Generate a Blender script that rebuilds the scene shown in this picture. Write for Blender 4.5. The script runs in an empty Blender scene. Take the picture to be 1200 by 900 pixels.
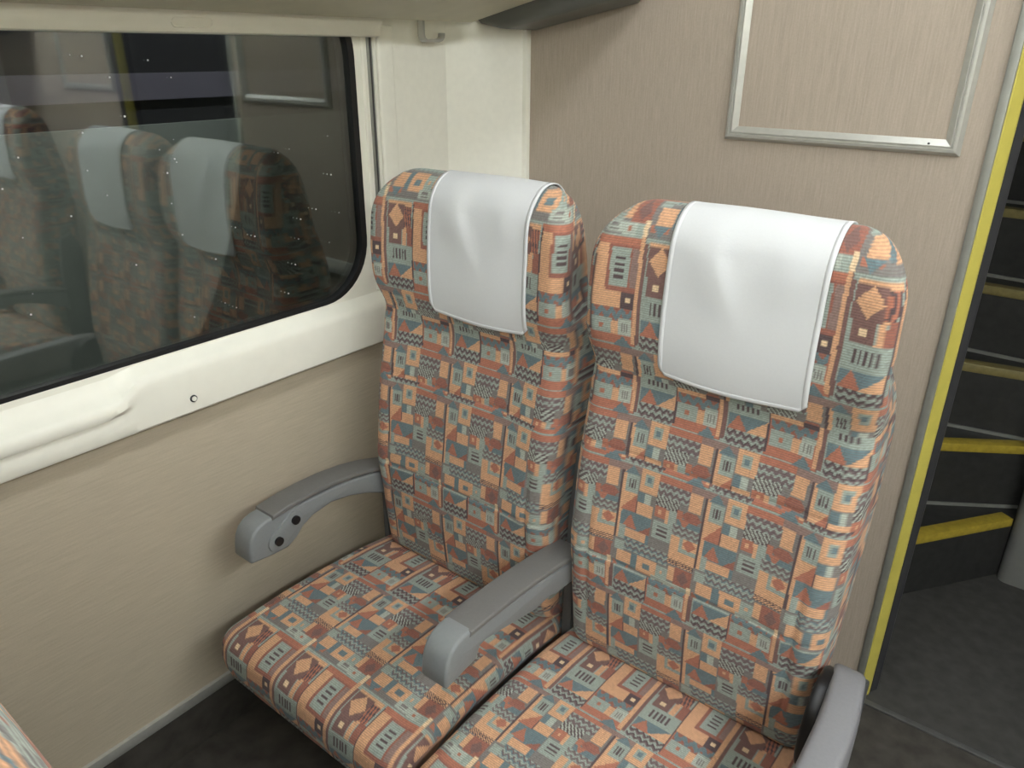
import bpy, bmesh, math, random
import numpy as np
from mathutils import Vector, Matrix
random.seed(4); rng = np.random.default_rng(4)
scene = bpy.context.scene
COL = scene.collection

# ------------------------------------------------------------------ camera, world, light, exposure
CAM = (1.2952, 0.0, 1.42)
PITCH, YAW, ROLL, FPX = 0.4156, 0.6594, -0.0066, 892.6
fw = Vector((-math.sin(YAW) * math.cos(PITCH), math.cos(YAW) * math.cos(PITCH), -math.sin(PITCH)))
ri = Vector((math.cos(YAW), math.sin(YAW), 0)); dn = fw.cross(ri)
c_, s_ = math.cos(ROLL), math.sin(ROLL)
ri2, dn2 = c_ * ri + s_ * dn, -s_ * ri + c_ * dn
cam_data = bpy.data.cameras.new('camera'); cam_data.sensor_width = 36; cam_data.lens = 36 * FPX / 1200
cam_data.clip_start = 0.02
cam = bpy.data.objects.new('camera', cam_data); COL.objects.link(cam)
cam.matrix_world = Matrix(((ri2.x, -dn2.x, -fw.x, CAM[0]), (ri2.y, -dn2.y, -fw.y, CAM[1]),
                           (ri2.z, -dn2.z, -fw.z, CAM[2]), (0, 0, 0, 1)))
scene.camera = cam
world = bpy.data.worlds.new('night'); scene.world = world; world.use_nodes = True
world.node_tree.nodes['Background'].inputs[0].default_value = (0.010, 0.011, 0.013, 1)
world.node_tree.nodes['Background'].inputs[1].default_value = 1.0
vs = scene.view_settings; vs.view_transform = 'Standard'; vs.look = 'None'; vs.gamma = 1; vs.use_curve_mapping = False
vs.exposure = 0.0
LAMP_STRENGTH = 7.4        # ceiling fluorescent strips
OUTSIDE_FILL_POWER = 70.0       # unseen lamp added to light the platform wall outside

# ------------------------------------------------------------------ main dimensions (metres)
YB = 1.592                 # bulkhead plane
XR = 2.98                  # far side wall
YBACK = -3.2
ZC = 2.2
DOOR0, DOOR1 = 1.150, 1.83   # opening beside the bulkhead

# ------------------------------------------------------------------ helpers
def lin(c):
    return tuple(((x / 255) / 12.92 if x / 255 <= .04045 else ((x / 255 + .055) / 1.055) ** 2.4) for x in c)

def link(o, parent=None):
    COL.objects.link(o)
    if parent is not None: o.parent = parent
    return o

def tag(o, label=None, cat=None, group=None, kind=None):
    if label: o['label'] = label
    if cat: o['category'] = cat
    if group: o['group'] = group
    if kind: o['kind'] = kind
    return o

def empty(name, loc=(0, 0, 0)):
    o = bpy.data.objects.new(name, None); o.location = loc; o.empty_display_size = .05
    return link(o)

def obj(name, bm, mat, parent=None, smooth=False, origin=None):
    me = bpy.data.meshes.new(name)
    bmesh.ops.recalc_face_normals(bm, faces=bm.faces)
    bm.to_mesh(me); bm.free(); me.materials.append(mat)
    if smooth:
        me.polygons.foreach_set('use_smooth', [True] * len(me.polygons))
        try: me.set_sharp_from_angle(angle=math.radians(40))
        except Exception: pass
    o = bpy.data.objects.new(name, me)
    return link(o, parent)

def box(bm, x0, x1, y0, y1, z0, z1, bev=0, seg=2):
    r = bmesh.ops.create_cube(bm, size=1)
    for v in r['verts']:
        v.co = Vector((x0 + (v.co.x + .5) * (x1 - x0), y0 + (v.co.y + .5) * (y1 - y0), z0 + (v.co.z + .5) * (z1 - z0)))
    if bev:
        es = list({e for v in r['verts'] for e in v.link_edges})
        bmesh.ops.bevel(bm, geom=es, offset=bev, segments=seg, affect='EDGES', profile=.5)
    return bm

def boxo(name, a, mat, parent=None, bev=0, seg=2, smooth=True):
    return obj(name, box(bmesh.new(), *a, bev, seg), mat, parent, smooth and bev > 0)

def prism(pts, axis, a, b, bev=0, seg=2, bm=None):
    """polygon pts (2-D) extruded along axis from a to b; axis 'x': pts=(y,z), 'y': (x,z), 'z': (x,y)"""
    bm = bm or bmesh.new()
    def mk(p, t):
        return {'x': (t, p[0], p[1]), 'y': (p[0], t, p[1]), 'z': (p[0], p[1], t)}[axis]
    va = [bm.verts.new(mk(p, a)) for p in pts]; vb = [bm.verts.new(mk(p, b)) for p in pts]
    n = len(pts); fa = bm.faces.new(va); fb = bm.faces.new(vb[::-1])
    for i in range(n): bm.faces.new((va[i], va[(i + 1) % n], vb[(i + 1) % n], vb[i]))
    bmesh.ops.recalc_face_normals(bm, faces=bm.faces)
    if bev:
        es = list(set(fa.edges) | set(fb.edges))
        bmesh.ops.bevel(bm, geom=es, offset=bev, segments=seg, affect='EDGES', profile=.5)
    return bm

def tube(bm, pts, r, n=10, caps=True):
    rings = []; pts = [Vector(p) for p in pts]
    for i, p in enumerate(pts):
        t = (pts[min(i + 1, len(pts) - 1)] - pts[max(i - 1, 0)]).normalized()
        up = Vector((0, 0, 1)) if abs(t.z) < .9 else Vector((1, 0, 0))
        a = t.cross(up).normalized(); b = t.cross(a)
        rings.append([bm.verts.new(p + r * (math.cos(k * 2 * math.pi / n) * a + math.sin(k * 2 * math.pi / n) * b)) for k in range(n)])
    for i in range(len(rings) - 1):
        for k in range(n): bm.faces.new((rings[i][k], rings[i][(k + 1) % n], rings[i + 1][(k + 1) % n], rings[i + 1][k]))
    if caps: bm.faces.new(rings[0][::-1]); bm.faces.new(rings[-1])
    return bm

def loft(bm, sections, closed=True, caps=True):
    vs_ = [[bm.verts.new(p) for p in s] for s in sections]; n = len(sections[0])
    for i in range(len(vs_) - 1):
        for k in range(n if closed else n - 1):
            bm.faces.new((vs_[i][k], vs_[i][(k + 1) % n], vs_[i + 1][(k + 1) % n], vs_[i + 1][k]))
    if closed and caps: bm.faces.new(vs_[0][::-1]); bm.faces.new(vs_[-1])
    return bm

def sm(a, b, x):
    t = np.clip((x - a) / (b - a), 0, 1); return t * t * (3 - 2 * t)

# ------------------------------------------------------------------ materials
def new_mat(name):
    m = bpy.data.materials.new(name); m.use_nodes = True
    nt = m.node_tree; return m, nt, nt.nodes['Principled BSDF']

def plain(name, col, rough=.5, metal=0., spec=.5, noise=0., nscale=40., bump=0.):
    m, nt, b = new_mat(name); c = lin(col)
    b.inputs['Base Color'].default_value = (*c, 1); b.inputs['Roughness'].default_value = rough
    b.inputs['Metallic'].default_value = metal; b.inputs['Specular IOR Level'].default_value = spec
    if noise or bump:
        tc = nt.nodes.new('ShaderNodeTexCoord'); n = nt.nodes.new('ShaderNodeTexNoise')
        n.inputs['Scale'].default_value = nscale; n.inputs['Detail'].default_value = 5
        nt.links.new(tc.outputs['Object'], n.inputs['Vector'])
        if noise:
            r = nt.nodes.new('ShaderNodeValToRGB')
            r.color_ramp.elements[0].color = (*[x * (1 - noise) for x in c], 1); r.color_ramp.elements[0].position = .3
            r.color_ramp.elements[1].color = (*[min(1, x * (1 + noise)) for x in c], 1); r.color_ramp.elements[1].position = .7
            nt.links.new(n.outputs['Fac'], r.inputs['Fac']); nt.links.new(r.outputs['Color'], b.inputs['Base Color'])
        if bump:
            bp = nt.nodes.new('ShaderNodeBump'); bp.inputs['Strength'].default_value = bump; bp.inputs['Distance'].default_value = .002
            nt.links.new(n.outputs['Fac'], bp.inputs['Height']); nt.links.new(bp.outputs['Normal'], b.inputs['Normal'])
    return m

def woven_panel(name, c0, c1, scale):
    """wood-fibre laminate: fine streaks stretched along one axis"""
    m, nt, b = new_mat(name)
    tc = nt.nodes.new('ShaderNodeTexCoord'); mp = nt.nodes.new('ShaderNodeMapping'); mp.inputs['Scale'].default_value = scale
    nt.links.new(tc.outputs['Object'], mp.inputs['Vector'])
    n1 = nt.nodes.new('ShaderNodeTexNoise'); n1.inputs['Scale'].default_value = 1; n1.inputs['Detail'].default_value = 6; n1.inputs['Roughness'].default_value = .65
    nt.links.new(mp.outputs['Vector'], n1.inputs['Vector'])
    n2 = nt.nodes.new('ShaderNodeTexNoise'); n2.inputs['Scale'].default_value = 300; n2.inputs['Detail'].default_value = 2
    nt.links.new(tc.outputs['Object'], n2.inputs['Vector'])
    ad = nt.nodes.new('ShaderNodeMath'); ad.operation = 'MULTIPLY_ADD'; ad.inputs[1].default_value = .30
    nt.links.new(n2.outputs['Fac'], ad.inputs[0]); nt.links.new(n1.outputs['Fac'], ad.inputs[2])
    r = nt.nodes.new('ShaderNodeValToRGB')
    r.color_ramp.elements[0].position = .42; r.color_ramp.elements[0].color = (*lin(c0), 1)
    r.color_ramp.elements[1].position = .88; r.color_ramp.elements[1].color = (*lin(c1), 1)
    nt.links.new(ad.outputs[0], r.inputs['Fac']); nt.links.new(r.outputs['Color'], b.inputs['Base Color'])
    b.inputs['Roughness'].default_value = .5; b.inputs['Specular IOR Level'].default_value = .3
    return m

def fabric_mat():
    m, nt, b = new_mat('moquette')
    at = nt.nodes.new('ShaderNodeAttribute'); at.attribute_name = 'Col'
    uv = nt.nodes.new('ShaderNodeUVMap'); uv.uv_map = 'UVMap'
    sp = nt.nodes.new('ShaderNodeSeparateXYZ'); nt.links.new(uv.outputs['UV'], sp.inputs[0])
    mu = nt.nodes.new('ShaderNodeMath'); mu.operation = 'MULTIPLY'; mu.inputs[1].default_value = 2 * math.pi / .0036
    nt.links.new(sp.outputs['Y'], mu.inputs[0])
    si = nt.nodes.new('ShaderNodeMath'); si.operation = 'SINE'; nt.links.new(mu.outputs[0], si.inputs[0])
    no = nt.nodes.new('ShaderNodeTexNoise'); no.inputs['Scale'].default_value = 420; no.inputs['Detail'].default_value = 2
    tc = nt.nodes.new('ShaderNodeTexCoord'); nt.links.new(tc.outputs['Object'], no.inputs['Vector'])
    a1 = nt.nodes.new('ShaderNodeMath'); a1.operation = 'MULTIPLY_ADD'; a1.inputs[1].default_value = .5; nt.links.new(si.outputs[0], a1.inputs[0]); nt.links.new(no.outputs['Fac'], a1.inputs[2])
    f = nt.nodes.new('ShaderNodeMapRange'); f.inputs['From Min'].default_value = -.1; f.inputs['From Max'].default_value = 1.1
    f.inputs['To Min'].default_value = .42; f.inputs['To Max'].default_value = .02
    nt.links.new(a1.outputs[0], f.inputs['Value'])
    mx = nt.nodes.new('ShaderNodeMix'); mx.data_type = 'RGBA'
    mx.inputs['B'].default_value = (*lin((112, 97, 92)), 1)          # the brown ground thread shows between the pile rows
    nt.links.new(f.outputs['Result'], mx.inputs['Factor']); nt.links.new(at.outputs['Color'], mx.inputs['A'])
    nt.links.new(mx.outputs['Result'], b.inputs['Base Color'])
    bp = nt.nodes.new('ShaderNodeBump'); bp.inputs['Strength'].default_value = .35; bp.inputs['Distance'].default_value = .0008
    nt.links.new(a1.outputs[0], bp.inputs['Height']); nt.links.new(bp.outputs['Normal'], b.inputs['Normal'])
    b.inputs['Roughness'].default_value = .9; b.inputs['Specular IOR Level'].default_value = .15
    b.inputs['Sheen Weight'].default_value = .12; b.inputs['Sheen Roughness'].default_value = .5
    return m

def glass_mat():
    m, nt, b = new_mat('window_glass'); nt.nodes.remove(b)
    out = nt.nodes['Material Output']
    tr = nt.nodes.new('ShaderNodeBsdfTransparent'); tr.inputs[0].default_value = (.86, .88, .86, 1)
    gl = nt.nodes.new('ShaderNodeBsdfGlossy'); gl.inputs['Color'].default_value = (.9, .95, .93, 1); gl.inputs['Roughness'].default_value = .024
    fr = nt.nodes.new('ShaderNodeFresnel'); fr.inputs['IOR'].default_value = 1.8
    ml = nt.nodes.new('ShaderNodeMath'); ml.operation = 'MULTIPLY_ADD'; ml.inputs[1].default_value = .9; ml.inputs[2].default_value = .05
    nt.links.new(fr.outputs[0], ml.inputs[0])
    mx = nt.nodes.new('ShaderNodeMixShader'); nt.links.new(ml.outputs[0], mx.inputs[0])
    nt.links.new(tr.outputs[0], mx.inputs[1]); nt.links.new(gl.outputs[0], mx.inputs[2]); nt.links.new(mx.outputs[0], out.inputs['Surface'])
    return m

def emit_mat(name, col, st):
    m, nt, b = new_mat(name)
    b.inputs['Base Color'].default_value = (.9, .9, .9, 1)
    b.inputs['Emission Color'].default_value = (*col, 1); b.inputs['Emission Strength'].default_value = st
    return m

M = {}
M['wood_h'] = woven_panel('fibre_laminate_horizontal', (183, 173, 152), (200, 189, 168), (120, 14, 260))
M['wood_v'] = woven_panel('fibre_laminate_vertical', (168, 156, 141), (187, 174, 159), (330, 120, 16))
M['cream'] = plain('cream_plastic', (246, 245, 232), .42, noise=.015, nscale=30)
M['cream2'] = plain('cream_wall_panel', (246, 245, 233), .5, noise=.02, nscale=60)
M['ceil'] = plain('ceiling_white', (215, 213, 202), .6, noise=.02)
M['rack'] = plain('rack_olive_grey', (200, 195, 172), .5, noise=.04, nscale=25)
M['bracket'] = plain('bracket_dark_grey', (98, 98, 92), .45, noise=.04, nscale=25)
M['alu'] = plain('aluminium', (192, 192, 185), .36, .45, noise=.05, nscale=60)
M['alu_strip'] = plain('anodised_strip', (150, 151, 144), .4, .35, noise=.06, nscale=50)
M['chrome'] = plain('hook_metal', (190, 190, 184), .35, .4, noise=.03)
M['rubber'] = plain('black_gasket', (22, 22, 24), .5, noise=.1)
M['carpet'] = plain('dark_carpet', (74, 71, 66), .95, spec=.1, noise=.25, nscale=22, bump=.6)
M['landing'] = plain('landing_floor', (72, 71, 68), .6, spec=.3, noise=.18, nscale=30)
M['yellow'] = plain('yellow_edge_strip', (200, 188, 90), .5, noise=.05, nscale=30)
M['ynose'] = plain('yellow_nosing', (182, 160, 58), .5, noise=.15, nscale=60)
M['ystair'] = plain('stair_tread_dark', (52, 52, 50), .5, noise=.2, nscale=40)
M['nose_shaded'] = plain('shaded_yellow_nosing', (140, 128, 80), .45, noise=.15, nscale=60)  # yellow nosing of the upper steps, their dimmer light put into the colour
M['darkjamb'] = plain('jamb_dark', (58, 58, 60), .5, noise=.1)
M['stairwall'] = plain('stair_wall_grey', (118, 118, 114), .6, noise=.06, nscale=20)
M['arm'] = plain('arm_grey_plastic', (132, 136, 137), .4, noise=.03, nscale=200, bump=.08)
M['armpad'] = plain('arm_pad_dark_grey', (112, 111, 109), .5, noise=.04, nscale=220, bump=.12)
M['armlight'] = plain('aisle_arm_light_grey', (130, 130, 133), .45, noise=.03, nscale=200, bump=.08)
M['black'] = plain('black_plastic', (20, 20, 22), .35, noise=.1)
M['frame_grey'] = plain('seat_frame_grey', (84, 86, 86), .45, noise=.06)
M['base'] = plain('seat_base_dark', (38, 38, 38), .6, noise=.15)
M['cloth'] = plain('white_cover_cloth', (212, 214, 215), .8, spec=.2, noise=.01, nscale=300, bump=.1)
M['hem'] = plain('white_hem', (217, 219, 220), .8, spec=.2, noise=.01, nscale=300)
M['fabric'] = fabric_mat()
M['glass'] = glass_mat()
M['drop'] = plain('water_speck', (235, 235, 235), .2, noise=.02)
M['lamp'] = emit_mat('fluorescent_diffuser', (.965, 1.0, 1.03), LAMP_STRENGTH)
M['lamp2'] = emit_mat('fluorescent_diffuser_far', (.965, 1.0, 1.03), LAMP_STRENGTH * 3.6)
M['plat_dark'] = plain('platform_dark', (34, 34, 36), .8, noise=.1, nscale=6)
M['plat_pale'] = plain('platform_pale_band', (112, 108, 118), .8, noise=.1, nscale=6)
M['plat_low'] = plain('platform_low_wall', (150, 158, 146), .8, noise=.12, nscale=4)
M['thresh'] = plain('worn_threshold', (92, 92, 90), .5, .2, noise=.15, nscale=40)
M['pale_rail'] = plain('pale_rail', (205, 205, 198), .45, noise=.03)

# ------------------------------------------------------------------ setting
def struct(o): return tag(o, kind='structure')

struct(boxo('floor', (-.02, XR + .02, YBACK, YB + 1.9, -.06, 0), M['carpet']))
struct(boxo('ceiling', (-.02, XR + .02, YBACK, YB + 1.9, ZC, ZC + .05), M['ceil']))
# landing lino and threshold
fl = bpy.data.objects['floor']
boxo('landing_floor', (DOOR0 - .6, DOOR1 + .1, YB + .004, YB + 1.88, 0, .004), M['landing'], fl)
boxo('threshold', (DOOR0 - .03, DOOR1 + .03, YB - .012, YB + .004, 0, .006), M['thresh'], fl, .002)

# window wall: fibre panel, carpet turned up at its foot, silver strip, cream pillar and slanted corner panel
WY0, WY1 = -.42, 1.130      # glass
GZ0, GZ1 = .908, 1.52
wl = struct(boxo('wall_left', (-.05, 0, YBACK, 1.42, .14, .80), M['wood_h']))
boxo('upper_panel', (-.05, 0, YBACK, 1.42, 1.54, ZC), M['cream2'], wl)
boxo('panel_behind', (-.05, 0, YBACK, WY0 - .1, .80, 1.54), M['cream2'], wl)
struct(boxo('baseboard_left', (-.05, .004, YBACK, YB, 0, .114), M['carpet']))
struct(boxo('trim_1', (-.03, .008, YBACK, 1.45, .114, .140), M['alu'], None, .003))
pil = struct(obj('wall_corner', prism([(-.05, 1.184), (.012, 1.184), (.012, 1.40), (.104, 1.585), (.104, 1.62), (-.05, 1.62)], 'z', .14, ZC), M['cream2']))
boxo('pillar_facing', (.010, .020, 1.186, 1.232, .79, 1.462), M['cream2'], pil, .006, 3)
boxo('corner_strip', (.088, .112, 1.576, 1.594, .14, ZC), M['cream'], pil, .003)

# bulkhead
bw = struct(boxo('wall_front', (.0996, 1.116, YB, YB + .04, 0, ZC), M['wood_v']))
boxo('corner_edge', (.098, .103, YB - .006, YB, .10, 1.6), M['alu'], bw, .001)
boxo('metal_edge', (1.101, 1.117, YB - .007, YB + .0005, .0, ZC), M['alu_strip'], bw, .003)
obj('yellow_edge', prism([(1.1172, YB - .003), (1.1195, YB - .003), (1.1335, YB + .020), (1.1335, YB + .032), (1.1172, YB + .032)], 'z', .006, ZC), M['yellow'], bw)
obj('dark_edge', prism([(1.1172, YB + .033), (1.1345, YB + .033), (1.1450, YB + .052), (1.1450, YB + .06), (1.1172, YB + .06)], 'z', .004, ZC), M['darkjamb'], bw)
boxo('edge_foot', (1.100, 1.122, YB - .008, YB + .04, .0, .010), M['alu_strip'], bw, .002)
boxo('door_lintel', (1.1165, 1.9095, YB, YB + .04, 2.0, ZC), M['wood_v'], bw)
bo = struct(boxo('wall_front_far', (1.910, XR, YB, YB + .04, 0, ZC), M['wood_v']))
boxo('metal_edge', (1.878, 1.912, YB - .005, YB + .0005, 0, ZC), M['darkjamb'], bo, .002)
obj('yellow_edge', prism([(1.877, YB - .002), (1.876, YB - .002), (1.871, YB + .010), (1.871, YB + .032), (1.877, YB + .032)], 'z', .006, ZC), M['yellow'], bo)
boxo('jamb_core', (1.878, 1.9099, YB + .001, YB + .06, 0, ZC), M['darkjamb'], bo)
wr = struct(boxo('wall_right', (XR, XR + .05, YBACK, YB + .04, 0, ZC), M['cream2']))
boxo('lower_panel', (XR - .004, XR, YBACK, YB, .14, .79), M['wood_h'], wr)
struct(boxo('wall_back', (-.02, XR + .02, YBACK - .05, YBACK, 0, ZC), M['cream2']))

# pale rail on the bulkhead behind the seats (seen only in the window reflection)
tag(boxo('bulkhead_rail', (.14, .90, YB - .022, YB - .0002, .735, .780), M['pale_rail'], None, .005),
    'pale rail on the bulkhead behind the two seat backs', 'rail')

# ------------------------------------------------------------------ window
win = struct(empty('window_1'))
# pane with rounded right corners
def rrect(y0, y1, z0, z1, r, n=10):
    pts = []
    for cy, cz, a0 in ((y1 - r, z0 + r, -90), (y1 - r, z1 - r, 0), (y0 + r, z1 - r, 90), (y0 + r, z0 + r, 180)):
        for k in range(n + 1):
            a = math.radians(a0 + 90 * k / n); pts.append((cy + r * math.cos(a), cz + r * math.sin(a)))
    return pts
R_G = .125
obj('pane', prism(rrect(WY0 - .01, WY1 + .01, GZ0 - .01, GZ1 + .01, R_G), 'x', -.010, -.004), M['glass'], win)
def ring_between(o_pts, i_pts, x0, x1, bev=0):
    """frame between two loops of equal length, prism along x"""
    bm = bmesh.new(); n = len(o_pts)
    L = [[bm.verts.new((x, p[0], p[1])) for p in loop] for loop, x in ((o_pts, x0), (i_pts, x0), (i_pts, x1), (o_pts, x1))]
    for j in range(4):
        a, b = L[j], L[(j + 1) % 4]
        for k in range(n): bm.faces.new((a[k], a[(k + 1) % n], b[(k + 1) % n], b[k]))
    return bm
obj('gasket', ring_between(rrect(WY0 - .014, WY1 + .004, GZ0 - .004, GZ1 + .014, R_G + .004), rrect(WY0, WY1 - .012, GZ0 + .005, GZ1, R_G - .006), -.012, .005), M['rubber'], win, True)
# cream surround: outer rectangle to rounded inner loop
def outer_loop(i_pts, y0, y1, z0, z1):
    out = []; n = len(i_pts) // 4
    for q in range(4):
        cy, cz = ((y1, z0), (y1, z1), (y0, z1), (y0, z0))[q]
        seg = i_pts[q * n:(q + 1) * n]
        for k, p in enumerate(seg):
            f = k / (n - 1)
            a = (p[0], cz) if q in (0, 2) else (cy, p[1])
            b = (cy, p[1]) if q in (0, 2) else (p[0], cz)
            if f < .5: t = f * 2; pt = (a[0] + (cy - a[0]) * t, a[1] + (cz - a[1]) * t)
            else: t = f * 2 - 1; pt = (cy + (b[0] - cy) * t, cz + (b[1] - cz) * t)
            out.append(pt)
    return out
inn = rrect(WY0 - .012, WY1 + .003, GZ0 - .003, GZ1 + .012, R_G + .003)
obj('surround', ring_between(outer_loop(inn, WY0 - .1, 1.166, .80, 1.545), inn, -.03, .006), M['cream'], win, True)
boxo('surround_bead', (.0, .011, 1.150, 1.158, .905, 1.44), M['cream'], win, .003)
boxo('blind_channel', (-.01, .009, 1.166, 1.180, .80, 1.44), M['alu_strip'], win, .002)
boxo('channel_groove', (.006, .0105, 1.1715, 1.1745, .905, 1.44), M['darkjamb'], win)
boxo('channel_edge', (-.01, .013, 1.1795, 1.1855, .79, 1.44), M['cream2'], win, .002)
# blind header over the glass
hd = obj('blind_header', prism([(0, 1.545), (0, 1.440), (.026, 1.438), (.032, 1.4405), (.0335, 1.446), (.034, 1.4535), (.042, 1.4665), (.042, 1.545)], 'y', -1.6, 1.182, .001), M['cream'], win, True)
g = bmesh.new(); pts = []
for k in range(41):
    a = 2 * math.pi * k / 40; cx = .029 if math.cos(a) > 0 else -.029
    pts.append((.034 + (.005 * math.sin(a) if math.sin(a) > 0 else 0), .766 + cx + .0075 * math.cos(a), 1.4555 + .0075 * math.sin(a)))
tube(g, pts, .0016, 6, False); obj('pull_grip', g, M['cream'], hd, True)
# sill: profile that changes into a finger grip towards the camera
PA = [(.0, .790), (.030, .788), (.035, .793), (.036, .81), (.036, .828), (.036, .834), (.0355, .842), (.035, .858), (.034, .870), (.031, .882), (.024, .888), (.010, .897), (.003, .906)]
PB = [(.0, .790), (.030, .788), (.033, .793), (.0335, .81), (.0315, .824), (.030, .830), (.0395, .8325), (.043, .841), (.0415, .852), (.036, .861), (.022, .8665), (.008, .886), (.003, .906)]
sec = []
for y in np.concatenate([[-1.0], np.arange(.2, .48, .05), np.arange(.48, .60, .005), np.arange(.62, 1.166, .06), [1.17]]):
    t = float(sm(.515, .57, y)); t2 = float(sm(.49, .56, y))
    sec.append([(PB[k][0] + (PA[k][0] - PB[k][0]) * (t if k > 6 else t2), y, PB[k][1] + (PA[k][1] - PB[k][1]) * (t if k > 6 else t2)) for k in range(len(PA))] + [(-.02, y, .906), (-.02, y, .790)])
sill = obj('sill', loft(bmesh.new(), sec), M['cream'], win, True)
b = bmesh.new(); tube(b, [(.035, .654, .818), (.0385, .654, .818)], .0068, 20); nut = obj('latch_ring', b, M['darkjamb'], sill, True)
b = bmesh.new(); tube(b, [(.036, .654, .818), (.0405, .654, .818)], .0046, 16); obj('latch_button', b, M['cream'], sill, True)
boxo('sill_seam', (-.001, .0035, -1.0, 1.17, .784, .790), M['darkjamb'], win)
# specks of water on the outside of the glass
b = bmesh.new()
for k in range(46):
    y, z = rng.uniform(.30, 1.10), rng.uniform(.92, 1.42); r = rng.uniform(.0008, .0019)
    bmesh.ops.create_icosphere(b, subdivisions=1, radius=r, matrix=Matrix.Translation((-.0035, y, z)))
tag(obj('water_specks', b, M['drop'], win, True), kind='stuff')

# ------------------------------------------------------------------ outside: dark platform with pale bands, one added lamp to light them
pw = tag(boxo('platform_wall', (-2.25, -2.02, -1.2, 5.2, -.6, 2.6), M['plat_dark']), 'dark platform wall outside the night window', 'wall')
boxo('pale_band', (-2.02, -1.995, -1.2, 5.2, 1.211, 1.315), M['plat_pale'], pw)
boxo('low_panel', (-2.02, -1.995, -1.2, 5.2, -.6, 1.113), M['plat_low'], pw)
lt = empty('outside_fill_lamp', (-1.2, 2.4, 2.5)); tag(lt, 'added unseen tube lamp lighting the dark platform wall outside', 'lamp')
b = bmesh.new(); tube(b, [(0, -1.5, 0), (0, 1.5, 0)], .02, 10); obj('tube', b, emit_mat('outside_fill_tube', (.9, .92, 1.0), OUTSIDE_FILL_POWER), lt, True)  # no lamp known here, added so the outside wall bands show
boxo('housing', (-.06, .06, -1.55, 1.55, .022, .07), M['plat_dark'], lt)

# ------------------------------------------------------------------ luggage rack, bracket, hook
def rack(name, mir, label):
    r = empty(name, (0, 0, 0) if not mir else (XR, 0, 0))
    tag(r, label, 'rack', 'overhead luggage racks')
    s = -1 if mir else 1
    def P(pts): return [(s * x, z) for x, z in pts]
    obj('shelf', prism(P([(.046, 1.474), (.075, 1.471), (.095, 1.476), (.40, 1.545), (.42, 1.56), (.42, 1.575), (.40, 1.575), (.09, 1.52), (.046, 1.515)]), 'y', YBACK + .02, 1.425, .006, 3), M['rack'], r, True)
    obj('end_bracket', prism(P([(.112, 1.460), (.135, 1.458), (.40, 1.508), (.45, 1.56), (.42, 1.62), (.02, 1.60), (.02, 1.50), (.06, 1.47)]), 'y', 1.462, YB - .0005, .012, 4), M['bracket'], r, True)
    for y in (-.6, .4): boxo('shelf_rib', (min(s * .1, s * .38), max(s * .1, s * .38), y, y + .02, 1.52, 1.60), M['bracket'], r, .004)
    return r
rack('luggage_rack', False, 'grey overhead luggage rack above the night window')
rack('luggage_rack', True, 'overhead luggage rack on the far side, above the across-aisle seats')
b = bmesh.new()
# J-shaped flat hook
prof = [(1.2935, 1.474), (1.2935, 1.443), (1.297, 1.4335), (1.305, 1.430), (1.345, 1.430), (1.356, 1.4325), (1.362, 1.439), (1.364, 1.449),
        (1.3575, 1.449), (1.356, 1.442), (1.352, 1.4385), (1.343, 1.4365), (1.309, 1.4365), (1.303, 1.439), (1.3005, 1.445), (1.3005, 1.474)]
obj_h = obj('coat_hook', prism(prof, 'x', .030, .046, .0015, 2), M['chrome'], None, True)
tag(obj_h, 'small silver J-shaped coat hook hanging under the luggage rack', 'hook')

# ------------------------------------------------------------------ poster frames on the bulkhead
def poster(x0, x1, z0, z1, label):
    r = empty('poster_frame', (x0, YB, z0)); tag(r, label, 'frame', 'empty poster frames')
    W, H, fwid = x1 - x0, z1 - z0, .027
    boxo('backing', (.01, W - .01, -.004, -.0002, .01, H - .01), M['wood_v'], r)
    pr = [(0, 0), (0, -.004), (.006, -.013), (.011, -.0135), (.0118, -.0105), (.0138, -.0105), (.015, -.0125), (.0165, -.0125), (fwid, -.0055), (fwid, -.003)]
    loop_c = [((0, 0), (1, 1)), ((W, 0), (-1, 1)), ((W, H), (-1, -1)), ((0, H), (1, -1))]
    for k in range(4):
        (a, da), (c, dc) = loop_c[k], loop_c[(k + 1) % 4]
        bm = bmesh.new()
        s0 = [(a[0] + da[0] * p, d, a[1] + da[1] * p) for p, d in pr]; s1 = [(c[0] + dc[0] * p, d, c[1] + dc[1] * p) for p, d in pr]
        obj('frame_rail', loft(bm, [s0, s1]), M['alu'], r)
    bm = bmesh.new(); tube(bm, [(W - .052, -.0105, .019), (W - .052, -.0118, .019)], .0022, 10); obj('screw', bm, M['darkjamb'], r, True)
poster(.6227, 1.0625, 1.2486, 1.86, 'empty silver poster frame on the bulkhead above the aisle seat')
poster(XR - 1.0625, XR - .6227, 1.2486, 1.86, 'empty silver poster frame on the far bulkhead across the aisle')

# ------------------------------------------------------------------ ceiling lamps
for x in (.95, 2.40):
    r = empty('ceiling_light', (x, 0, ZC)); tag(r, 'long fluorescent ceiling light over the ' + ('near seats' if x < 1.5 else 'far seats'), 'light', 'ceiling lights')
    boxo('housing', (-.13, .13, -3.0, 1.40, -.03, -.0005), M['ceil'], r, .008)
    boxo('diffuser', (-.11, .11, -2.98, 1.38, -.055, -.0302), M['lamp'] if x < 1.5 else M['lamp2'], r, .01)

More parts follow.
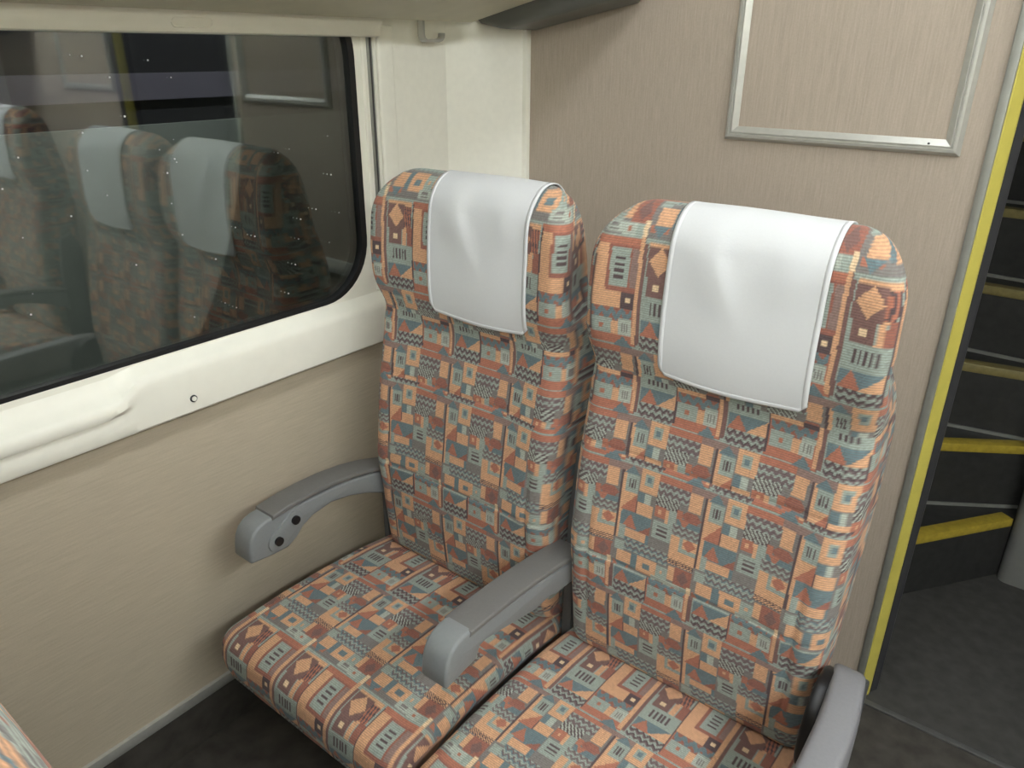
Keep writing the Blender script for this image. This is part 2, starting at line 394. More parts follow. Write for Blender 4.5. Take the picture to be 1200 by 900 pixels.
# ------------------------------------------------------------------ stairs beyond the opening
st = empty('staircase', (1.15, 2.1, 0)); tag(st, 'dark winding stairs with yellow step edges beyond the doorway', 'stairs')
noses = [((1.112, 2.068), (1.299, 2.325), .2, 'ynose'), ((1.090, 2.262), (1.267, 2.378), .4, 'ynose'), ((1.073, 2.396), (1.215, 2.421), .6, 'nose_shaded'),
         ((1.052, 2.517), (1.157, 2.515), .8, 'nose_shaded'), ((1.05, 2.64), (1.15, 2.632), 1.0, 'nose_shaded'), ((1.05, 2.76), (1.15, 2.745), 1.2, 'nose_shaded'), ((1.05, 2.88), (1.15, 2.86), 1.4, 'nose_shaded')]
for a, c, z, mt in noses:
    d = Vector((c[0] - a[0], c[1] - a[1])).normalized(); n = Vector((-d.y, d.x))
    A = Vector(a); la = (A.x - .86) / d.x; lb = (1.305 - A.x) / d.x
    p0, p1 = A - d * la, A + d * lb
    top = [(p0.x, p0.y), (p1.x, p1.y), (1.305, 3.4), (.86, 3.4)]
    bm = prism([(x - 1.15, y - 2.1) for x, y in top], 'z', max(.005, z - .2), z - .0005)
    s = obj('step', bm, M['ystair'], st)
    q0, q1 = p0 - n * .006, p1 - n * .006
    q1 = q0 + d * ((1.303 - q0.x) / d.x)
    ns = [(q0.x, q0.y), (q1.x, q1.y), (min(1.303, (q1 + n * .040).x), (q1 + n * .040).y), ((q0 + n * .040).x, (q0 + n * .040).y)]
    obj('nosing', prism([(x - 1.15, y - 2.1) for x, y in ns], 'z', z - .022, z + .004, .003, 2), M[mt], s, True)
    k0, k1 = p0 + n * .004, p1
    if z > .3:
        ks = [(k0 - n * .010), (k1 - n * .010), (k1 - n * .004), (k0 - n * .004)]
        obj('riser_highlight', prism([(min(v.x, 1.304) - 1.15, v.y - 2.1) for v in ks], 'z', z - .1995, z - .190), M['alu_strip'], s)  # thin pale line added for the highlight where tread meets riser
sw = bmesh.new()
pts = [(1.306, 3.45), (1.306, 2.36)] + [(1.336 - .03 * math.cos(a), 2.33 - .03 * math.sin(a)) for a in [math.radians(15 * k) for k in range(1, 6)]] + [(1.345, 2.30), (2.6, 2.30), (2.6, 3.45)]
struct(obj('wall_stair', prism(pts, 'z', .004, ZC), M['stairwall'], None, True))
struct(boxo('wall_stair_left', (.73, .795, YB + .04, 3.45, 0, ZC), M['stairwall']))
struct(boxo('wall_stair_end', (.74, 1.31, 3.4, 3.45, 0, ZC), M['stairwall']))
struct(boxo('wall_landing_right', (2.3, 2.36, YB + .04, 2.32, 0, ZC), M['stairwall']))

# ------------------------------------------------------------------ moquette pattern (painted into a small raster, sampled per vertex)
TU, TV = .150, .384
NW, NH = 304, 620
UU, VV = np.meshgrid((np.arange(NW) + .5) / NW, (np.arange(NH) + .5) / NH * 2)
PC = {k: np.array(lin(v)) for k, v in dict(or_=(222, 172, 132), ru=(184, 118, 95), ru2=(158, 102, 86), te=(158, 172, 162), bl=(106, 130, 135),
      dk=(84, 72, 75), br=(126, 96, 90), cr=(236, 208, 168), gr=(128, 126, 122), ma=(148, 124, 116), lt=(180, 190, 178), mv=(114, 100, 102)).items()}
IMG = np.zeros((NH, NW, 3)); IMG[:] = PC['ma']
def loc(u0, v0, u1, v1):
    du = (UU - u0) % 1.0; dv = (VV - v0) % 2.0
    m = (du < (u1 - u0)) & (dv < (v1 - v0)); return m, du / (u1 - u0), dv / (v1 - v0)
def rect(u0, v0, u1, v1, c): IMG[loc(u0, v0, u1, v1)[0]] = PC[c]
def frame(u0, v0, u1, v1, c, ci, w=.28, c2=None):
    m, x, y = loc(u0, v0, u1, v1); IMG[m] = PC[c]
    IMG[m & (abs(x - .5) < .5 - w) & (abs(y - .5) < .5 - w)] = PC[ci]
    if c2: IMG[m & (abs(x - .5) < .12) & (abs(y - .5) < .12)] = PC[c2]
def tri(u0, v0, u1, v1, c, kind='up'):
    m, x, y = loc(u0, v0, u1, v1)
    t = {'up': abs(x - .5) * 2 < y, 'dn': abs(x - .5) * 2 < 1 - y, 'ul': x + y < 1, 'lr': x + y > 1, 'll': y > x, 'ur': y < x}[kind]
    IMG[m & t] = PC[c]
def diam(u0, v0, u1, v1, c):
    m, x, y = loc(u0, v0, u1, v1); IMG[m & (abs(x - .5) + abs(y - .5) < .5)] = PC[c]
def hexa(u0, v0, u1, v1, c):
    m, x, y = loc(u0, v0, u1, v1); IMG[m & (abs(x - .5) + abs(y - .5) * .5 < .5)] = PC[c]
def zig(u0, v0, u1, v1, c0, c1, rows=3, cols=5, c2=None):
    m, x, y = loc(u0, v0, u1, v1); IMG[m] = PC[c0]
    w = abs(((x * cols) % 1) - .5) * 2; ph = (y * rows + w * .55) % 1
    IMG[m & (ph < .42)] = PC[c1]
    if c2: IMG[m & (ph > .75)] = PC[c2]
def diag(u0, v0, u1, v1, c0, c1, n=7, sl=.7):
    m, x, y = loc(u0, v0, u1, v1); IMG[m] = PC[c0]; IMG[m & (((x * n - y * n * sl * .5) % 1) < .48)] = PC[c1]
def bars(u0, v0, u1, v1, c0, c1, n=5, horiz=False, mg=.18):
    m, x, y = loc(u0, v0, u1, v1); IMG[m] = PC[c0]
    if horiz: x, y = y, x
    xx = (x - mg) / (1 - 2 * mg)
    IMG[m & (xx > 0) & (xx < 1) & (((xx * n) % 1) > .3) & (((xx * n) % 1) < .78) & (abs(y - .5) < .26)] = PC[c1]
# --- first half of the repeat
rect(0, 0, 1, 1, 'gr'); rect(.68, -.2, 1, .02, 'ma'); rect(0, .36, .4, .66, 'bl')
rect(-.03, 0, .0, .66, 'dk'); rect(0, 0, .035, .66, 'or_')
tri(0, -.06, .19, .03, 'bl', 'up')
bars(.035, .03, .19, .2, 'te', 'dk', 3)
rect(.0, .2, .19, .38, 'ru'); tri(.0, .2, .19, .38, 'or_', 'ul')
rect(.03, .4, .38, .55, 'bl'); tri(.05, .4, .24, .54, 'ru', 'up'); tri(.26, .46, .40, .55, 'ru2', 'lr')
rect(.1, .55, .36, .63, 'or_'); rect(.03, .53, .1, .66, 'te')
frame(.2, -.08, .42, .15, 'or_', 'te', .27, 'bl')
rect(.2, .16, .28, .26, 'bl'); rect(.28, .16, .36, .26, 'lt'); rect(.36, .16, .42, .26, 'gr')
rect(.2, .26, .40, .37, 'or_'); rect(.19, .26, .2, .38, 'dk')
frame(.42, .22, .55, .34, 'ru', 'or_', .36); rect(.55, .24, .60, .36, 'or_')
rect(.42, -.06, .8, .0, 'ru')
zig(.42, .0, .8, .13, 'mv', 'te', 2, 5); diag(.42, .12, .7, .23, 'dk', 'lt', 6)
rect(.8, .0, .94, .17, 'or_'); rect(.6, .23, .68, .36, 'te'); rect(.68, .2, .75, .28, 'ru')
hexa(.74, .18, .97, .29, 'ru2'); rect(.70, .28, .97, .36, 'bl'); tri(.72, .27, .84, .36, 'ru', 'dn')
bars(.42, .36, .66, .54, 'te', 'dk', 3, True)
zig(.66, .34, .97, .44, 'mv', 'te', 2, 4, 'gr')
rect(.66, .44, .97, .66, 'or_'); rect(.76, .44, .97, .58, 'te'); rect(.80, .44, .97, .54, 'or_'); diam(.80, .43, .96, .55, 'ru')
zig(.12, .64, .66, .76, 'mv', 'te', 2, 7, 'bl'); diag(.66, .66, .97, .72, 'dk', 'or_', 8)
rect(.0, .68, .12, .78, 'te'); rect(.04, .78, .22, .90, 'or_'); rect(.22, .77, .30, .92, 'bl')
frame(.30, .77, .54, .93, 'or_', 'bl', .3); rect(.54, .78, .68, .90, 'te'); frame(.57, .80, .65, .88, 'te', 'or_', .3)
rect(.68, .74, .76, .88, 'or_'); rect(.76, .73, .97, .90, 'ru2'); diam(.80, .74, .94, .89, 'br')
rect(.0, .90, .2, .96, 'ru'); tri(.02, .9, .2, 1., 'bl', 'dn'); bars(.5, .9, .7, .98, 'lt', 'gr', 6, True)
frame(.7, .9, .85, 1.0, 'lt', 'ru', .35); rect(.85, .9, .93, 1.0, 'te'); rect(.93, .88, .98, 1.0, 'cr')
# --- second half
V = 1.0
rect(0, V, 1, V + .94, 'te'); rect(.44, V + .02, .98, V + .92, 'ru')
rect(-.02, V + .05, .015, V + .90, 'br')
rect(.03, V + .03, .42, V + .30, 'or_'); rect(.03, V + .06, .30, V + .30, 'br'); diam(.05, V + .06, .29, V + .29, 'or_')
diag(.30, V + .08, .42, V + .28, 'ru', 'dk', 3)
frame(.06, V + .30, .26, V + .46, 'br', 'cr', .34); rect(.27, V + .30, .34, V + .46, 'or_'); rect(.35, V + .28, .44, V + .46, 'ru2')
bars(.03, V + .46, .42, V + .66, 'te', 'dk', 5)
rect(.03, V + .66, .44, V + .80, 'bl'); tri(.03, V + .66, .24, V + .80, 'ru', 'up'); tri(.22, V + .66, .44, V + .80, 'or_', 'lr')
zig(.03, V + .80, .44, V + .93, 'dk', 'te', 2, 5, 'mv')
rect(.44, V + .05, .46, V + .90, 'dk'); rect(.46, V + .08, .94, V + .60, 'or_'); rect(.60, V + .08, .94, V + .46, 'ru2')
bars(.63, V + .10, .84, V + .42, 'te', 'dk', 4, True); rect(.86, V + .1, .94, V + .42, 'ma')
frame(.78, V + .46, .94, V + .60, 'dk', 'cr', .34)
zig(.47, V + .60, .92, V + .72, 'bl', 'ru2', 1, 4); rect(.47, V + .70, .70, V + .84, 'te'); frame(.53, V + .72, .64, V + .82, 'te', 'ru', .3)
rect(.70, V + .72, .78, V + .86, 'or_'); rect(.78, V + .68, .92, V + .86, 'te'); bars(.78, V + .70, .92, V + .84, 'lt', 'gr', 3)
rect(.46, V + .84, .92, V + .90, 'ru'); tri(.72, V + .84, .95, V + .94, 'bl', 'up'); rect(.93, V + .0, .975, V + .9, 'or_'); rect(.975, V, .985, V + .92, 'br')
def sample(u, v):
    i = np.floor((u / TU) % 1 * NW).astype(int) % NW; j = np.floor((v / TV) % 1 * NH).astype(int) % NH
    return IMG[j, i]

def grid_mesh(name, P, U, Vv, closed_u=False, cap_rows=(), mat=None, extra_faces=()):
    """P: (rows, cols, 3) grid -> mesh with colours and UV"""
    nr, nc = P.shape[:2]
    idx = np.arange(nr * nc).reshape(nr, nc)
    a, b_, c, d = idx[:-1, :-1], idx[:-1, 1:], idx[1:, 1:], idx[1:, :-1]
    quads = np.stack([a, b_, c, d], -1).reshape(-1, 4)
    if closed_u:
        q2 = np.stack([idx[:-1, -1], idx[:-1, 0], idx[1:, 0], idx[1:, -1]], -1); quads = np.concatenate([quads, q2])
    me = bpy.data.meshes.new(name)
    nf = len(quads); polys = [list(f) for f in extra_faces]
    loops = np.concatenate([quads.ravel()] + [np.array(f) for f in polys]).astype(np.int32) if polys else quads.ravel().astype(np.int32)
    starts = np.concatenate([np.arange(nf) * 4, nf * 4 + np.cumsum([0] + [len(f) for f in polys[:-1]])] if polys else [np.arange(nf) * 4]).astype(np.int32)
    me.vertices.add(nr * nc); me.vertices.foreach_set('co', P.reshape(-1).astype(np.float32))
    me.loops.add(len(loops)); me.loops.foreach_set('vertex_index', loops)
    me.polygons.add(len(starts)); me.polygons.foreach_set('loop_start', starts)
    me.polygons.foreach_set('use_smooth', np.ones(len(starts), bool))
    me.update(calc_edges=True); me.validate()
    uvl = me.uv_layers.new(name='UVMap'); uv = np.stack([U.ravel(), Vv.ravel()], -1)[loops]
    uvl.data.foreach_set('uv', uv.astype(np.float32).ravel())
    ca = me.color_attributes.new('Col', 'FLOAT_COLOR', 'POINT')
    col = np.ones((nr * nc, 4)); col[:, :3] = sample(U.ravel(), Vv.ravel()) * rng.normal(1.0, .09, (nr * nc, 1)).clip(.75, 1.25)
    ca.data.foreach_set('color', col.astype(np.float32).ravel())
    me.materials.append(mat or M['fabric'])
    return me

# ------------------------------------------------------------------ seat pieces
ZT = 1.208
def back_front(z):       # front surface y at the centre line
    return np.interp(z, [.30, .38, .50, .60, .75, .85, .90, .93, .96, 1.00, 1.06, 1.12, 1.18, 1.23], [1.000, .990, .978, .980, 1.000, 1.020, 1.029, 1.027, 1.014, 1.006, 1.007, 1.012, 1.022, 1.032])
def back_rear(z):
    return np.interp(z, [.30, .5, .7, .90, 1.08, 1.20], [1.085, 1.100, 1.140, 1.172, 1.150, 1.125])
def half_w(z):
    w = np.interp(z, [.30, .40, .60, .80, .90, .935, .98, 1.06, 1.12, 1.3], [.226, .228, .231, .234, .232, .230, .238, .242, .240, .236])
    R = .088; t = np.clip((z - (ZT - R)) / R, 0, 1)
    return w - R * (1 - np.sqrt(np.maximum(0, 1 - t * t)))
def front_smooth(z):
    zz = np.asarray(z)[..., None] + np.linspace(-.018, .018, 9); return back_front(zz).mean(-1)
def front_y(x, z):       # with wings, lumbar hollow and seams
    w = half_w(z); t = np.clip(np.abs(x) / np.maximum(w, 1e-4), 0, 1)
    y = front_smooth(z) + 0 * x
    y = y - .012 * sm(.45, .92, t) * sm(.50, .62, z) * (1 - sm(.90, .95, z))           # side bolsters
    y = y - .010 * sm(.55, .95, t) * sm(.95, 1.02, z) * (1 - sm(1.12, 1.2, z))         # head wings
    for zs, dp in ((.592, .0020), (.795, .0018)):
        zl = zs + .012 * (x / .24) ** 2
        y = y + dp * np.exp(-((z - zl) / .0045) ** 2) * (1 - sm(.9, 1.0, t))
    for xs in (-.185, .185):
        y = y + .004 * np.exp(-((x - xs) / .007) ** 2) * (1 - sm(.66, .74, z)) * sm(.40, .46, z)
    rt = .055; e = np.clip((z - (ZT - rt)) / rt, 0, 1)                                  # roll over the top
    yf = y + 0.045 * (1 - np.sqrt(np.maximum(0, 1 - e * e)))
    eb = np.clip(((.385 - z) / .03), 0, 1); yf = yf + .03 * (1 - np.sqrt(np.maximum(0, 1 - eb * eb)))
    return yf
def backrest_mesh(name, pu, pv):
    zs = np.concatenate([np.arange(.355, ZT - .06, .002), ZT - .06 * (1 - np.sin(np.linspace(0, math.pi / 2, 34)))])
    nf, ns, nb = 205, 26, 150
    rows, Us, Vs = [], [], []
    vacc = 0; prev = None
    for z in zs:
        w = float(half_w(z)); yb = float(back_rear(z)); rt = .06; e = min(1, max(0, (z - (ZT - rt)) / rt))
        yb -= .047 * (1 - math.sqrt(max(0, 1 - e * e)))
        yc = float(front_y(np.array([0.]), np.array([z]))[0])
        if yb < yc + .002: yb = yc + .002
        th = yb - yc; r = min(.034, th * .48)
        xf = np.linspace(-(w - r), w - r, nf); yf = front_y(xf, np.full(nf, z))
        yf = np.minimum(yf, yb - .001)
        ends = yf[-1]
        # right side: arc from front, straight, arc to the rear
        rr = min(r, max(.0008, (yb - ends) * .48))
        a = np.linspace(0, math.pi / 2, 13)[1:]
        sx = list(w - r + r * np.sin(a)); sy = list(ends + rr * (1 - np.cos(a)))
        yl = np.linspace(ends + rr, yb - rr, 8)[1:-1]; sx += [w] * 6; sy += list(yl)
        a = np.linspace(0, math.pi / 2, 9)[1:]; sx += list(w - r + r * np.cos(a)); sy += list(yb - rr + rr * np.sin(a)); 
        sx, sy = np.array(sx), np.array(sy)
        tp = 1 - .16 * float(sm(.92, 1.05, z)); sx = sx * (1 - (1 - tp) * np.clip((sy - ends) / .11, 0, 1))
        xb = np.linspace(sx[-1], -sx[-1], nb + 2)[1:-1]; yb_ = np.full(nb, yb) + .006 * (1 - (xb / w) ** 2)
        x = np.concatenate([-sx[::-1], xf, sx, xb]); y = np.concatenate([sy[::-1], yf, sy, yb_])
        if prev is not None:
            vacc += math.hypot(z - prev[0], yc - prev[1])
        prev = (z, yc)
        # arc length from the front centre for u
        n_side = len(sx); u = np.zeros(len(x)); u[n_side:n_side + nf] = xf
        d = np.hypot(np.diff(np.concatenate([[xf[-1]], sx])), np.diff(np.concatenate([[yf[-1]], sy]))); cu = np.cumsum(d)
        u[n_side + nf:n_side + nf + n_side] = xf[-1] + cu; u[:n_side] = (-(xf[-1] + cu))[::-1]
        u[n_side + nf + n_side:] = xf[-1] + cu[-1] + (w - r - xb)
        rows.append(np.stack([x, y, np.full(len(x), z)], -1)); Us.append(u)
        zr, v0 = (.935, .20) if z > .935 else (.795, .30) if z > .795 else (.592, .95) if z > .592 else (.386, .73)
        Vs.append(np.full(len(x), (zr - z) * 1.02 + v0 * TV / 2))
    P = np.array(rows); U = np.array(Us) + pu; Vv = np.array(Vs) + pv
    nr, nc = P.shape[:2]
    bottom = list(range(nc))[::-1]
    top = [(nr - 1) * nc + k for k in range(nc)]
    return grid_mesh(name, P, U, Vv, True, extra_faces=[bottom, top])

def cushion_mesh(name, pu, pv):
    # profile in (y, z), rear top -> front -> underneath
    pts = [(1.06, .352), (1.00, .362), (.93, .372), (.82, .379), (.72, .381), (.64, .378)]
    a = np.linspace(0, math.pi / 2, 10); pts += [(.600 - .040 * math.sin(t), .340 + .036 * math.cos(t)) for t in a]
    pts += [(.558, .325), (.560, .305), (.567, .288)]
    a = np.linspace(0, math.pi / 2, 6); pts += [(.588 - .020 * math.cos(t), .280 - .016 * math.sin(t)) for t in a]
    pts += [(.66, .262), (.80, .262), (1.05, .262)]
    pts = np.array(pts); d = np.concatenate([[0], np.cumsum(np.hypot(*np.diff(pts, axis=0).T))])
    i_under = np.argmin(np.abs(d - d[-4])); 
    s = np.concatenate([np.arange(0, d[-3], .002), np.linspace(d[-3], d[-1], 8)])
    py = np.interp(s, d, pts[:, 0]); pz = np.interp(s, d, pts[:, 1])
    ty, tz = np.gradient(py), np.gradient(pz); L = np.hypot(ty, tz); ny, nz = tz / L, -ty / L   # inward?
    # inward normal: towards (.85,.32)
    sgn = np.sign((.82 - py) * ny + (.32 - pz) * nz); ny, nz = ny * sgn, nz * sgn
    W = .252; r = .030
    xs_in = np.arange(-(W - r), W - r + .0001, .002); a = np.linspace(0, math.pi / 2, 16)[1:]
    xs = np.concatenate([-(W - r + r * np.sin(a))[::-1], xs_in, W - r + r * np.sin(a)])
    ins = np.concatenate([(r * (1 - np.cos(a)))[::-1], np.zeros(len(xs_in)), r * (1 - np.cos(a))])
    arc = np.concatenate([-(W - r + r * a)[::-1], xs_in, W - r + r * a])
    X = np.repeat(xs[None, :], len(s), 0); I = ins[None, :]
    # plan rounding of the front corners
    Y = py[:, None] + ny[:, None] * I; Z = pz[:, None] + nz[:, None] * I
    t = np.abs(X) / W
    Y = Y + .012 * np.clip((t - .78) / .22, 0, 1) ** 2 * (1 - sm(.60, .80, Y))
    # crown of the padding, dip at the stitched front edge
    top = (1 - sm(.0, .05, np.abs(s - s[np.argmin(np.abs(s - .25))])[:, None] - .18))
    Z = Z + .006 * np.cos(X / W * math.pi / 2) * top
    Z = Z + .0022 * np.sin(X * 46 + 1.3 * np.sin(X * 17)) * np.exp(-((py[:, None] - .565) / .02) ** 2) * (pz[:, None] > .3)
    P = np.stack([X, Y, Z], -1)
    U = np.repeat(arc[None, :], len(s), 0) + pu; Vv = np.repeat(s[:, None], len(xs), 1) + pv
    nr, nc = P.shape[:2]
    left = [k * nc for k in range(nr)]; right = [k * nc + nc - 1 for k in range(nr)][::-1]
    return grid_mesh(name, P, U, Vv, False, extra_faces=[left, right, [k for k in range(nc)][::-1]] )

# armrest: swept side profile, parts = body, pad, nose
def arm_body(w, kind):
    nose = [(.706, .5765), (.690, .5755), (.674, .571), (.661, .561), (.652, .545), (.648, .525), (.646, .506), (.650, .4985)]
    if kind == 'wall':     # arched underside
        pts = nose + [(.700, .492), (.735, .491), (.757, .503), (.775, .520), (.80, .532), (.85, .539), (.90, .530), (.95, .513), (1.03, .474), (1.03, .538), (.95, .560), (.88, .571), (.80, .575)]
    else:
        pts = nose + [(.700, .505), (.722, .508), (.732, .528), (.745, .530), (.79, .520), (.88, .500), (.93, .500), (.945, .494), (1.03, .486), (1.03, .536), (.94, .548), (.82, .563)]
    return prism(pts, 'x', -w, w, .006, 3)
def arm_pad(w, kind):
    if kind == 'wall': c = [(.704, .5765), (.75, .582), (.80, .5845), (.86, .583), (.92, .576), (.98, .563), (1.034, .545)]
    else: c = [(.704, .5715), (.76, .571), (.82, .5685), (.88, .564), (.94, .557), (1.0, .548), (1.034, .543)]
    up = [(y, z + .0045) for y, z in c]; lo = [(y, z - .0065) for y, z in c]
    up[0] = (up[0][0] + .003, up[0][1])
    return prism(up + lo[::-1], 'x', -w - .002, w + .002, .0035, 3)
def make_arm(parent, x, bolts):
    w = .0275
    kind = 'wall' if bolts else 'mid'
    b_ = obj('armrest', arm_body(w, kind), M['arm'], parent, True); b_.location.x = x
    obj('arm_pad', arm_pad(w, kind), M['armpad'], b_, True)
    if bolts:
        pl = bmesh.new(); pts = []
        for (cy, cz, a0) in ((.752, .548, 28), (.708, .520, 208)):
            for k in range(13):
                an = math.radians(a0 - 95 + 190 * k / 12)
                pts.append((cy + .020 * math.cos(an), cz + .020 * math.sin(an)))
        obj('bolt_plate', prism(pts, 'x', w - .001, w + .004, .0015, 2, pl), M['arm'], b_, True)
        for cy, cz in ((.754, .549), (.710, .522)):
            bm = bmesh.new(); tube(bm, [(w + .003, cy, cz), (w + .0075, cy, cz), (w + .009, cy, cz)], .0094, 20)
            obj('bolt', bm, M['black'], b_, True)
    return b_
def make_aisle_arm(parent, x):
    # broad curved aisle arm
    sec = []
    ctl = [(1.028, .548, .020, .02, -.012), (1.018, .560, .0235, .04, -.0115), (.995, .572, .0245, .07, -.008), (.965, .576, .0255, .085, -.004), (.93, .576, .0262, .09, .001), (.88, .575, .0268, .09, .005),
           (.80, .574, .0272, .085, .007), (.72, .571, .0272, .078, .007), (.680, .565, .026, .068, .007), (.658, .552, .024, .05, .007), (.648, .535, .020, .025, .007)]
    for y, z, w, h, dx in ctl:
        ring = []
        for k in range(28):
            a = 2 * math.pi * k / 28; cx, cz = math.cos(a), math.sin(a)
            ring.append((dx + w * math.copysign(abs(cx) ** .4, cx), y, z - h / 2 + h / 2 * math.copysign(abs(cz) ** .42, cz)))
        sec.append(ring)
    b_ = obj('aisle_armrest', loft(bmesh.new(), sec), M['armlight'], parent, True); b_.location.x = x
    pts = [(.925 + .115 * math.cos(a) * .62, .515 + .085 * math.sin(a)) for a in np.linspace(0, 2 * math.pi, 28)[:-1]]
    obj('recline_housing', prism([(p[0] + .045, p[1] - .03) for p in pts], 'x', -.044, -.022, .005, 3), M['black'], b_, True)
    return b_

XC = (.385, .895); XARM = (.130, .640, 1.173)
def make_pair(label):
    r = empty('double_seat', (.64, .9, 0)); tag(r, label, 'seat', 'double train seats')
    off = Vector((.64, .9, 0))
    def put(o, x):
        o.location = Vector((x, 0, 0)) - off; return o
    for k, xc in enumerate(XC):
        me = backrest_mesh('backrest', (.03, -.017)[k], (.0, .0)[k]); o = bpy.data.objects.new('backrest', me); link(o, r); put(o, xc)
        me = cushion_mesh('seat_cushion', (.06, .02)[k], (.16, .15)[k]); o2 = bpy.data.objects.new('seat_cushion', me); link(o2, r); put(o2, (.374, .896)[k])
    for k, x in enumerate(XARM[:2]):
        a = make_arm(r, 0, k == 0); put(a, x)
    a = make_aisle_arm(r, 0); put(a, XARM[2])
    def part(name, bm, mat): o = obj(name, bm, mat, r, True); put(o, 0); return o
    for x in XARM[:2]:
        part('side_frame', prism([(1.025, .30), (1.10, .30), (1.125, .70), (1.10, .76), (1.055, .74), (1.035, .60)], 'x', x - .011, x + .011, .004, 2), M['frame_grey'])
    part('side_frame', prism([(.70, .20), (1.06, .20), (1.08, .50), (1.03, .53), (.75, .53), (.70, .48)], 'x', XARM[2] - .012, XARM[2] + .012, .004, 2), M['frame_grey'])
    part('side_frame', prism([(.72, .20), (1.06, .20), (1.075, .36), (1.07, .53), (1.02, .53), (1.02, .30), (.72, .26)], 'x', XARM[0] - .010, XARM[0] + .006, .004, 2), M['frame_grey'])
    part('seat_pan', box(bmesh.new(), XARM[0] + .006, XARM[2] - .012, .66, 1.06, .215, .260, .008), M['base'])
    part('pedestal', box(bmesh.new(), .44, .84, .74, 1.02, 0.0, .216, .02), M['base'])
    return r
pair = make_pair('patterned double seat by the bulkhead under the night window')

def copy_tree(o, parent=None):
    c = o.copy(); link(c)
    if parent is not None: c.parent = parent
    for ch in o.children: copy_tree(ch, c)
    return c
p2 = copy_tree(pair); p2.location = (.64, 0.9 - 1.080, 0); p2['label'] = 'patterned double seat nearest the camera, at the lower left corner'
p3 = copy_tree(pair); p3.location = (XR - .64, .9 + .16, 0); p3['label'] = 'patterned double seat across the aisle, seen reflected in the window'

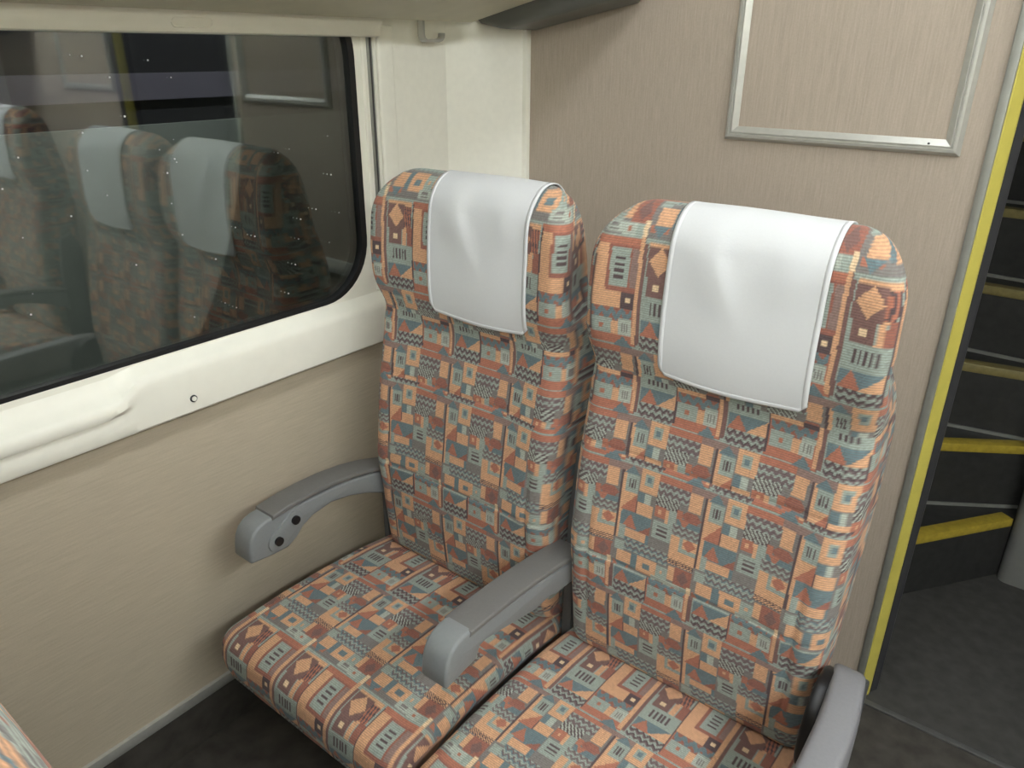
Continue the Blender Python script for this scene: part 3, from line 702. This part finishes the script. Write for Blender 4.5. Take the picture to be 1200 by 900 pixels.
# ------------------------------------------------------------------ white head covers
def cover(xc, sx, w0, zb, label, seed, dz=0., yoff=0., name='head_cover', tilt=0.):
    r_ = np.random.default_rng(seed)
    nx, ns = 60, 150
    base_z = zb
    # path over the headrest at the sheet's centre
    zf = np.linspace(base_z, ZT - .06, 60)
    path = [(float(front_y(np.array([sx * .5]), np.array([z]))[0]), z) for z in zf]
    th = np.linspace(0, math.pi / 2, 26)[1:]
    for t in th:
        z = ZT - .06 * (1 - math.sin(t)); path.append((float(front_y(np.array([0.]), np.array([z]))[0]), z))
    yr = [(1.088, ZT - .001), (1.103, ZT - .010), (1.119, ZT - .030), (1.131, ZT - .06), (1.142, ZT - .10), (1.154, ZT - .14), (1.162, ZT - .17)]
    yr = [(max(a, path[-1][0] + .004 * (k + 1)), b) for k, (a, b) in enumerate(yr)]
    path = np.array(path + yr)
    # round the corner a little outwards: offset normal
    d = np.concatenate([[0], np.cumsum(np.hypot(*np.diff(path, axis=0).T))]); s = np.linspace(0, d[-1], ns)
    py = np.interp(s, d, path[:, 0]); pz = np.interp(s, d, path[:, 1])
    ker = np.ones(7) / 7
    py = np.convolve(np.pad(py, 3, 'edge'), ker, 'valid'); pz = np.convolve(np.pad(pz, 3, 'edge'), ker, 'valid')
    ty, tz = np.gradient(py), np.gradient(pz); L = np.hypot(ty, tz); ny, nz = -tz / L, ty / L     # outward (front/up)
    tx = np.linspace(-1, 1, nx)
    T, S = np.meshgrid(tx, s)
    X = xc + sx + T * w0 / 2 + tilt * (1 - S / .3)
    zz = np.interp(S, s, pz); yy = np.interp(S, s, py)
    xl = X - xc
    # follow the wings of the headrest
    fr = np.clip(1 - (S - d[58]) / .05, 0, 1)
    yw = front_y(xl, np.clip(zz, .90, ZT - .061)) - front_y(np.full_like(xl, sx * .5), np.clip(zz, .90, ZT - .061))
    yy = yy + np.clip(yw, -.02, .02) * fr
    # folds: a soft dent fanning down from the top edge
    o_top = (S - d[60]) 
    dn_ = np.clip(-o_top, 0, 1)
    l1 = -.40 + 3.4 * dn_; e1 = T - l1
    fold = .0072 * np.where(e1 < 0, np.exp(-(e1 / .42) ** 2), np.exp(-(e1 / .17) ** 2)) * np.exp(-((o_top + .018) / .055) ** 2)
    l2 = .56 - 1.6 * dn_; e2 = T - l2
    fold += .0046 * np.where(e2 > 0, np.exp(-(e2 / .36) ** 2), np.exp(-(e2 / .22) ** 2)) * np.exp(-((o_top + .010) / .038) ** 2)
    fold += .0018 * np.sin(T * 3.1 + seed) * (1 - S / d[-1]) + 0.003 * np.clip((T - .75) / .25, 0, 1) ** 2 * np.exp(-((o_top + .01) / .03) ** 2)
    off = .0048 + .004 * np.exp(-(S / .03) ** 2) + np.clip(fold, -.003, .02)
    NY, NZ = np.interp(S, s, ny), np.interp(S, s, nz)
    yy = yy + NY * off; zz = zz + NZ * off
    # clipped lower corners and slight sag of the bottom edge
    sag = np.exp(-(S / .02) ** 2)
    zz = zz + sag * (.010 * np.clip((np.abs(T) - .90) / .10, 0, 1) + .005 * T ** 2)
    P = np.stack([X, yy, zz], -1)
    # two-sided thickness
    def sheet_mesh(nm, Pf, thick, mat):
        nr, nc = Pf.shape[:2]
        gy = np.gradient(Pf, axis=0); gx = np.gradient(Pf, axis=1); N = np.cross(gx, gy); N /= np.linalg.norm(N, axis=-1, keepdims=True) + 1e-9
        if N[nr // 3, nc // 2, 1] > 0: N = -N
        Pb = Pf - N * thick
        idx = np.arange(nr * nc).reshape(nr, nc); o2 = nr * nc
        f = [tuple(q) for q in np.stack([idx[:-1, :-1], idx[:-1, 1:], idx[1:, 1:], idx[1:, :-1]], -1).reshape(-1, 4)]
        f += [tuple(q[::-1] + o2) for q in np.stack([idx[:-1, :-1], idx[:-1, 1:], idx[1:, 1:], idx[1:, :-1]], -1).reshape(-1, 4)]
        edge = list(idx[0, :]) + list(idx[1:, -1]) + list(idx[-1, -2::-1]) + list(idx[-2:0:-1, 0])
        for k in range(len(edge)):
            a, b2 = edge[k], edge[(k + 1) % len(edge)]; f.append((a, b2, b2 + o2, a + o2))
        me = bpy.data.meshes.new(nm); me.from_pydata(np.concatenate([Pf.reshape(-1, 3), Pb.reshape(-1, 3)]).tolist(), [], [tuple(int(v) for v in q) for q in f])
        bm = bmesh.new(); bm.from_mesh(me); bmesh.ops.recalc_face_normals(bm, faces=bm.faces); bm.to_mesh(me); bm.free()
        me.polygons.foreach_set('use_smooth', [True] * len(me.polygons)); me.materials.append(mat)
        return bpy.data.objects.new(nm, me), N
    base = Vector((xc, 1.1 + yoff, 1.0 + dz))
    P = P - np.array([xc, 1.1, 1.0])
    o, N = sheet_mesh(name, P, .0022, M['cloth']); link(o); o.location = base
    tag(o, label, 'head cover', 'white seat head covers')
    # folded hem along both sides and the bottom edge
    for sel in ('l', 'r', 'b'):
        Q = P + N * .0002
        Q = Q[1:-1, 0:3] if sel == 'l' else Q[1:-1, -3:] if sel == 'r' else Q[0:4, 2:-2]
        h, _ = sheet_mesh('hem', Q, .0003, M['hem']); link(h, o)
    return o
cover(XC[0], .045, .232, .952, 'white cloth head cover on the window seat', 1)
cover(XC[1], .022, .232, .948, 'white cloth head cover on the aisle seat, nearest and brightest', 2)
for x, t in ((XR - XC[1], 'near'), (XR - XC[0], 'far')):
    cover(x, 0., .232, .95, 'white cloth head cover on the ' + ('aisle' if t == 'near' else 'far window') + ' seat across the aisle', 5, 0, .16)
